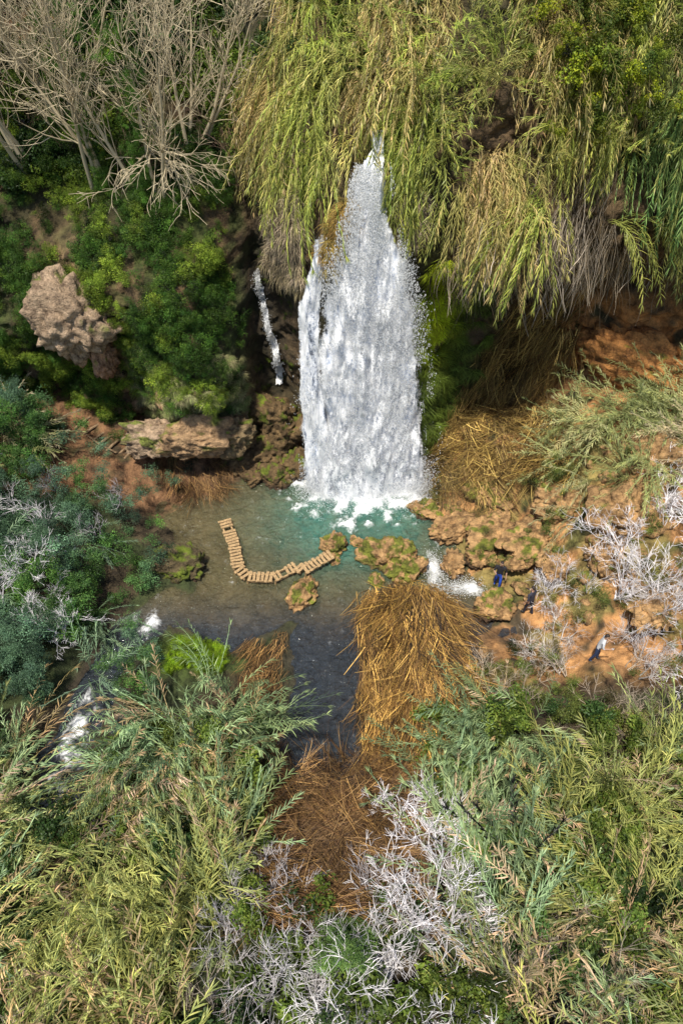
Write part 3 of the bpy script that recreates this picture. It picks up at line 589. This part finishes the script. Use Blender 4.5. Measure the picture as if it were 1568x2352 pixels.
# bare shrubs (pale)
L=[]
def bs(x,y,s,c=(.55,.52,.52),dz=0):
    if float(clear(x,y))>0: L.append((x,y,s,c,dz))
for q in range(8): bs(U(7.6,9.5),U(15.2,17.2),U(.5,.7),(.6,.56,.53))
for q in range(26): bs(U(9.0,17),U(13.5,22),U(.5,.95),(.58,.54,.52))
for q in range(18): bs(U(4.8,13),U(12.2,15.8),U(.5,.85),(.38,.31,.24))
for q in range(20): bs(U(-18,-9.2),U(16.5,25),U(.6,1.0),(.48,.45,.47),.9)
for q in range(22): bs(U(5,14),U(-1,6),U(.7,1.1),(.34,.29,.23))
for q in range(14): bs(U(-10,-3),U(-1,5),U(.7,1.1),(.32,.27,.22))
for q in range(20): bs(U(-3.2,4.2),U(1,8.0),U(.8,1.2),(.46,.43,.44))
P=[(a,b,float(g(a,b)[0])+dz) for a,b,s,c,dz in L];n=len(L)
scatter('bare_shrubs',P_bare,P,np.stack([rng.normal(0,.2,n),rng.normal(0,.2,n),rng.uniform(0,6,n)],-1),[q[2] for q in L],np.array([q[3] for q in L])*rng.uniform(.8,1.15,(n,1)))
L=[(1.8,7.4,1.0,0),(2.8,5.9,.95,0),(2.4,8.6,.8,0),(0.2,3.9,1.05,0),(-1.2,4.6,.85,0),(3.0,3.6,.85,0),(-1.6,2.4,.9,0),(1.2,2.0,.9,0),(3.4,7.3,.85,0),(12.5,17.0,1.0,0),(11.6,18.4,.9,0),(15,16.2,.9,0),(13.6,13.9,.8,0),(14.6,19.6,1,0),(9.2,19.2,.65,0),(12.0,20.3,.9,0),(13.9,21.6,.9,0),(-13,19.5,.8,.8),(-16,21.5,.85,.8),(-11.2,16.8,.7,.8)]
P=[(a,b,float(g(a,b)[0])+d_) for a,b,s,d_ in L];n=len(L)
scatter('bare_fig_trees',P_bbig,P,np.stack([rng.normal(0,.15,n),rng.normal(0,.15,n),rng.uniform(0,6,n)],-1),[q[2] for q in L],tint((.74,.71,.74),(.64,.61,.61),n,.08))
# bare trees on the upper-left slope
M_bark=foliage('tree_bark',0,.8,.2,False,(.5,.42,.28),0)
def bare_tree(x,z,H,seedn,lean=0,thick=.11):
    random.seed(seedn);mb=MB()
    for s in range(4):
        d=V3((lean+U(-.4,.4),U(-.35,.1),1)).normalized();p=V3((U(-.6,.6),U(-.3,.3),0))
        pts=[p.copy()];rad=[thick];ns=10
        for k in range(ns):
            d=(d+rdir()*.09+V3((0,0,.03))).normalized();p=p+d*H/ns;pts.append(p.copy());rad.append(thick*(1-.085*(k+1)))
            if k>=2:
                for c in range(2):
                    nd=(d+rdir()*.8+V3((0,-.1,.1))).normalized();grow(mb,p.copy(),nd,H*U(.15,.33),rad[-1]*.5,2,.07,3,.2,.014)
        mb.tube(pts,rad,.5,6)
    y=float(f(x,z)[0]);o=obj('bare_tree',mb.mesh('bare_tree',[M_bark],True));o.location=(x,y+.2,z-.5)
    return o
for i,(x,z,H,ln) in enumerate([(-10.6,13.0,8.5,-.05),(-14.2,13.4,8.5,-.3),(-8.4,12.8,7.5,.12),(-12.4,14.6,8,0),(-16.5,15,8,.1),(-6.8,14.2,6.5,.2)]):
    bare_tree(x,z,H,100+i,ln)
random.seed(5)
mb=MB()
for i in range(8): grow(mb,V3((0,0,0)),V3((U(-.5,1),-.8,U(-.5,.3))).normalized(),2.2,.05,3,-.05,3,.24,.014)
o=obj('dead_branch',mb.mesh('dead_branch',[M_bark]));o.location=(-8.2,float(f(-8.6,14)[0])-1.2,14.6)
# ivy climbing the trunks
P=[]
for (cx,cz) in [(-10.6,13),(-12.4,14.6),(-8.4,12.8)]:
    y0=float(f(cx,cz)[0])
    for k in range(95): h=U(0,7);P.append((cx+U(-.3,.3)+h*U(-.12,.12),y0-.3+U(-.5,.2),cz+h))
n=len(P);scatter('climbing_ivy',P_fine,P,np.stack([rng.uniform(0,6,n)]*3,-1),rng.uniform(.2,.5,n),tint((.1,.22,.03),(.06,.13,.02),n))
# ------------------------------------------------------------------ boardwalk and steps
M_wood=simple('weathered_wood',(.42,.28,.14),.8,.45,5,(3,3,3))
mb=MB();path=[V3(p) for p in [(-5.75,24.2,.28),(-5.1,22.6,.26),(-4.75,21.1,.26),(-4.25,20.6,.26),(-3.1,20.55,.26),(-2.05,21.2,.3),(-1.75,20.95,.32),(-.45,21.85,.42)]]
for i in range(len(path)-1):
    a,b=path[i],path[i+1];d=b-a;n=max(1,int(d.length/.18))
    for k in range(n):
        if (i,k) in ((0,3),(4,2)): continue
        c=a+d*((k+.5)/n);ax=d.normalized()
        mb.box(c+V3((0,0,U(-.012,.012))),U(.12,.15),U(.5,.66),.04,ax+V3((U(-.09,.09),U(-.09,.09),0)))
    sd=d.cross(V3((0,0,1))).normalized()
    for s in (-.2,.2): mb.box((a+b)/2+sd*s-V3((0,0,.085)),d.length,.07,.09,d)
    for s in (-.2,.2): mb.tube([a+sd*s-V3((0,0,.9)),a+sd*s-V3((0,0,.04))],[.05,.05],.5,8)
obj('wooden_boardwalk',mb.mesh('wooden_boardwalk',[M_wood]))
mb=MB();A=V3((-11.0,28.0,0));B=V3((-13.6,29.5,0))
for k in range(7):
    c=A.lerp(B,k/6)+V3((U(-.06,.06),U(-.06,.06),0));z=float(g(c.x,c.y)[0])+.06;sd=(B-A+V3((U(-.4,.4),U(-.4,.4),0))).cross(V3((0,0,1))).normalized()
    mb.tube([V3((c.x,c.y,z))-sd*U(.4,.6),V3((c.x,c.y,z+.03)),V3((c.x,c.y,z))+sd*U(.4,.6)],[.06,.07,.06],.5,8)
p3=[(-11.6,27.9),(-12.6,28.4),(-13.4,28.9)]
mb.tube([V3((a,b,float(g(a,b)[0])+.1)) for a,b in p3],[.05,.05,.04],.5,6)
obj('log_steps',mb.mesh('log_steps',[simple('old_log',(.28,.19,.11),.85,.4,4)]))
# ------------------------------------------------------------------ people
M_skin=simple('skin',(.5,.3,.2),.6,.05);M_hair=simple('hair',(.03,.02,.015),.6,.3)
def person(loc,yawa,shirt,pants,arms,legs,bend=0,hairlen=.0):
    ms=simple('shirt',shirt,.8,.15);mp_=simple('trousers',pants,.8,.15);mshoe=simple('shoe',(.05,.05,.05),.7,.2)
    V=[];E=[];Rd=[]
    def v(p,r): V.append(tuple(p));Rd.append(r);return len(V)-1
    def e(a,b): E.append((a,b))
    fb=bend
    pel=v((0,0,.95),(.15,.12));sp=v((0,fb*.3,1.14),(.135,.1));ch=v((0,fb*.7,1.34),(.165,.115));nk=v((0,fb,1.49),(.06,.06));h0=v((0,fb+.02,1.57),(.07,.085));h1=v((0,fb+.03,1.65),(.082,.1));h2=v((0,fb+.02,1.73),(.06,.075))
    for a,b in((pel,sp),(sp,ch),(ch,nk),(nk,h0),(h0,h1),(h1,h2)): e(a,b)
    for s,(el,wr) in zip((-1,1),arms):
        sh=v((s*.18,fb*.8,1.41),(.06,.06));e(ch,sh);ee=v((s*el[0],el[1],el[2]),(.042,.042));e(sh,ee);w=v((s*wr[0],wr[1],wr[2]),(.028,.026));e(ee,w)
        dr_=(Vector(wr)-Vector(el)).normalized();dr_=V3((s*dr_.x,dr_.y,dr_.z));pm=Vector(V[w])+dr_*.07;pa=v(pm,(.036,.02));e(w,pa)
        sidev=dr_.cross(V3((s,0,.3))).normalized()
        for q in range(4):
            b0=pm+dr_*.04+sidev*(q-1.5)*.022;k0=v(b0,(.009,.009));e(pa,k0);ln=(.075,.085,.08,.062)[q]
            k1=v(b0+dr_*ln*.55,(.008,.008));k2=v(b0+dr_*ln*.9+V3((-s*.03,0,0)),(.007,.007));e(k0,k1);e(k1,k2)
        t0=v(pm+sidev*-.04,(.011,.011));t1=v(pm+sidev*-.06+dr_*.04,(.009,.009));e(pa,t0);e(t0,t1)
    for s,(kn,an) in zip((-1,1),legs):
        hp=v((s*.09,0,.88),(.09,.09));e(pel,hp);k=v((s*kn[0],kn[1],kn[2]),(.06,.062));e(hp,k);a=v((s*an[0],an[1],an[2]),(.042,.045));e(k,a)
        t=v((s*(an[0]+.02),an[1]+.16,an[2]-.045),(.045,.03));e(a,t)
    me=bpy.data.meshes.new('body');me.from_pydata(V,E,[]);o=bpy.data.objects.new('tmp_body',me);sc.collection.objects.link(o)
    o.modifiers.new('s','SKIN')
    for i,sv in enumerate(me.skin_vertices[0].data): sv.radius=Rd[i];sv.use_root=(i==0)
    o.modifiers.new('b','SUBSURF').levels=1
    bpy.context.view_layer.update();dg=bpy.context.evaluated_depsgraph_get()
    m2=bpy.data.meshes.new_from_object(o.evaluated_get(dg));bpy.data.objects.remove(o)
    m2.materials.clear()
    for q in (ms,mp_,M_skin,mshoe): m2.materials.append(q)
    hands=[Vector((s*wr[0],wr[1],wr[2])) for s,(el,wr) in zip((-1,1),arms)]
    for pl in m2.polygons:
        c=pl.center;pl.use_smooth=True
        if c.z>1.5: k=2
        elif min((c-h).length for h in hands)<.2 and abs(c.x)>.14: k=2
        elif c.z<.1: k=3
        elif c.z<.98 and abs(c.x)<.22: k=1
        else: k=0
        pl.material_index=k
    root=bpy.data.objects.new('person',None);sc.collection.objects.link(root);root.location=loc;root.rotation_euler=(0,0,yawa)
    obj('body',m2,root)
    mb=MB();vs=[]
    for i in range(9):
        th=i/8*1.75
        for j in range(16):
            ph=j/16*2*math.pi;back=max(0,-math.sin(ph));th2=th*(.62+.38*back)+hairlen*back*th/1.75
            vs.append((.088*math.sin(th2)*math.cos(ph),.1*math.sin(th2)*math.sin(ph),.108*math.cos(th2)))
    mb.add(vs,[(i*16+j,i*16+(j+1)%16,(i+1)*16+(j+1)%16,(i+1)*16+j) for i in range(8) for j in range(16)],.5)
    h=obj('hair',mb.mesh('hair',[M_hair],True),root);h.location=(0,fb+.02,1.675)
    mb=MB();mb.add([(-.014,.0,-.02),(.014,0,-.02),(0,.03,-.018),(0,0,.03)],[(0,1,2),(0,2,3),(1,3,2),(0,3,1)],.5);nn_=obj('nose',mb.mesh('nose',[M_skin]),root);nn_.location=(0,fb+.115,1.645)
    mb=MB()
    for s in(-1,1): mb.tube([V3((s*.03-.01,fb+.112,1.668)),V3((s*.03+.01,fb+.112,1.668))],[.008,.008],.5,6)
    mb.tube([V3((-.022,fb+.11,1.607)),V3((.022,fb+.11,1.607))],[.005,.005],.5,6)
    obj('eyes_and_mouth',mb.mesh('eyes_and_mouth',[M_hair]),root)
    mb=MB()
    for s in(-1,1): mb.tube([V3((s*.083,fb+.02,1.62)),V3((s*.1,fb+.015,1.66)),V3((s*.085,fb+.02,1.685))],[.012,.02,.01],.5,6)
    obj('ears',mb.mesh('ears',[M_skin]),root)
    return root
st=[((.27,-.02,1.15),(.29,.08,.92)),((.26,.1,1.17),(.16,.3,1.22))]
lg=[((.1,.12,.5),(.1,.12,.08)),((.12,-.02,.5),(.12,-.16,.09))]
def stand(x,y): return (x,y,float(g(x,y)[0])+.02)
person(stand(6.95,20.0),math.pi*.9,(.02,.02,.025),(.02,.08,.5),st,lg)
person(stand(8.0,18.4),math.pi*.2,(.04,.04,.06),(.03,.03,.05),st,lg,.05)
person(stand(10.0,15.7),-1.9,(.65,.67,.7),(.03,.05,.12),[((.28,.1,1.2),(.2,.35,1.2)),((.27,.12,1.18),(.18,.36,1.15))],lg,.12,.3)
# ------------------------------------------------------------------ light, camera
el=math.radians(68);az=math.radians(205)
w=bpy.data.worlds.new('World');sc.world=w;w.use_nodes=True;n=w.node_tree.nodes;l=w.node_tree.links
sky=n.new('ShaderNodeTexSky');sky.sky_type='NISHITA';sky.sun_disc=False;sky.sun_elevation=el;sky.sun_rotation=az
bg=n['Background'];bg.inputs[1].default_value=.12;l.new(sky.outputs[0],bg.inputs[0])
ld=bpy.data.lights.new('sun','SUN');ld.energy=5.0;ld.angle=math.radians(3);ld.color=(1,.93,.8);lo=obj('sun',ld)
sd=V3((math.sin(az)*math.cos(el),math.cos(az)*math.cos(el),math.sin(el)));lo.rotation_euler=sd.to_track_quat('Z','Y').to_euler();lo.location=(0,0,60)
cd=bpy.data.cameras.new('camera');cd.sensor_fit='VERTICAL';cd.sensor_height=36;cd.lens=18/math.tan(math.radians(36));cd.clip_end=500
co=obj('camera',cd);co.location=(0,0,25);co.rotation_euler=(math.radians(45),0,0);sc.camera=co
sc.view_settings.view_transform='Standard';sc.view_settings.look='None';sc.view_settings.exposure=0
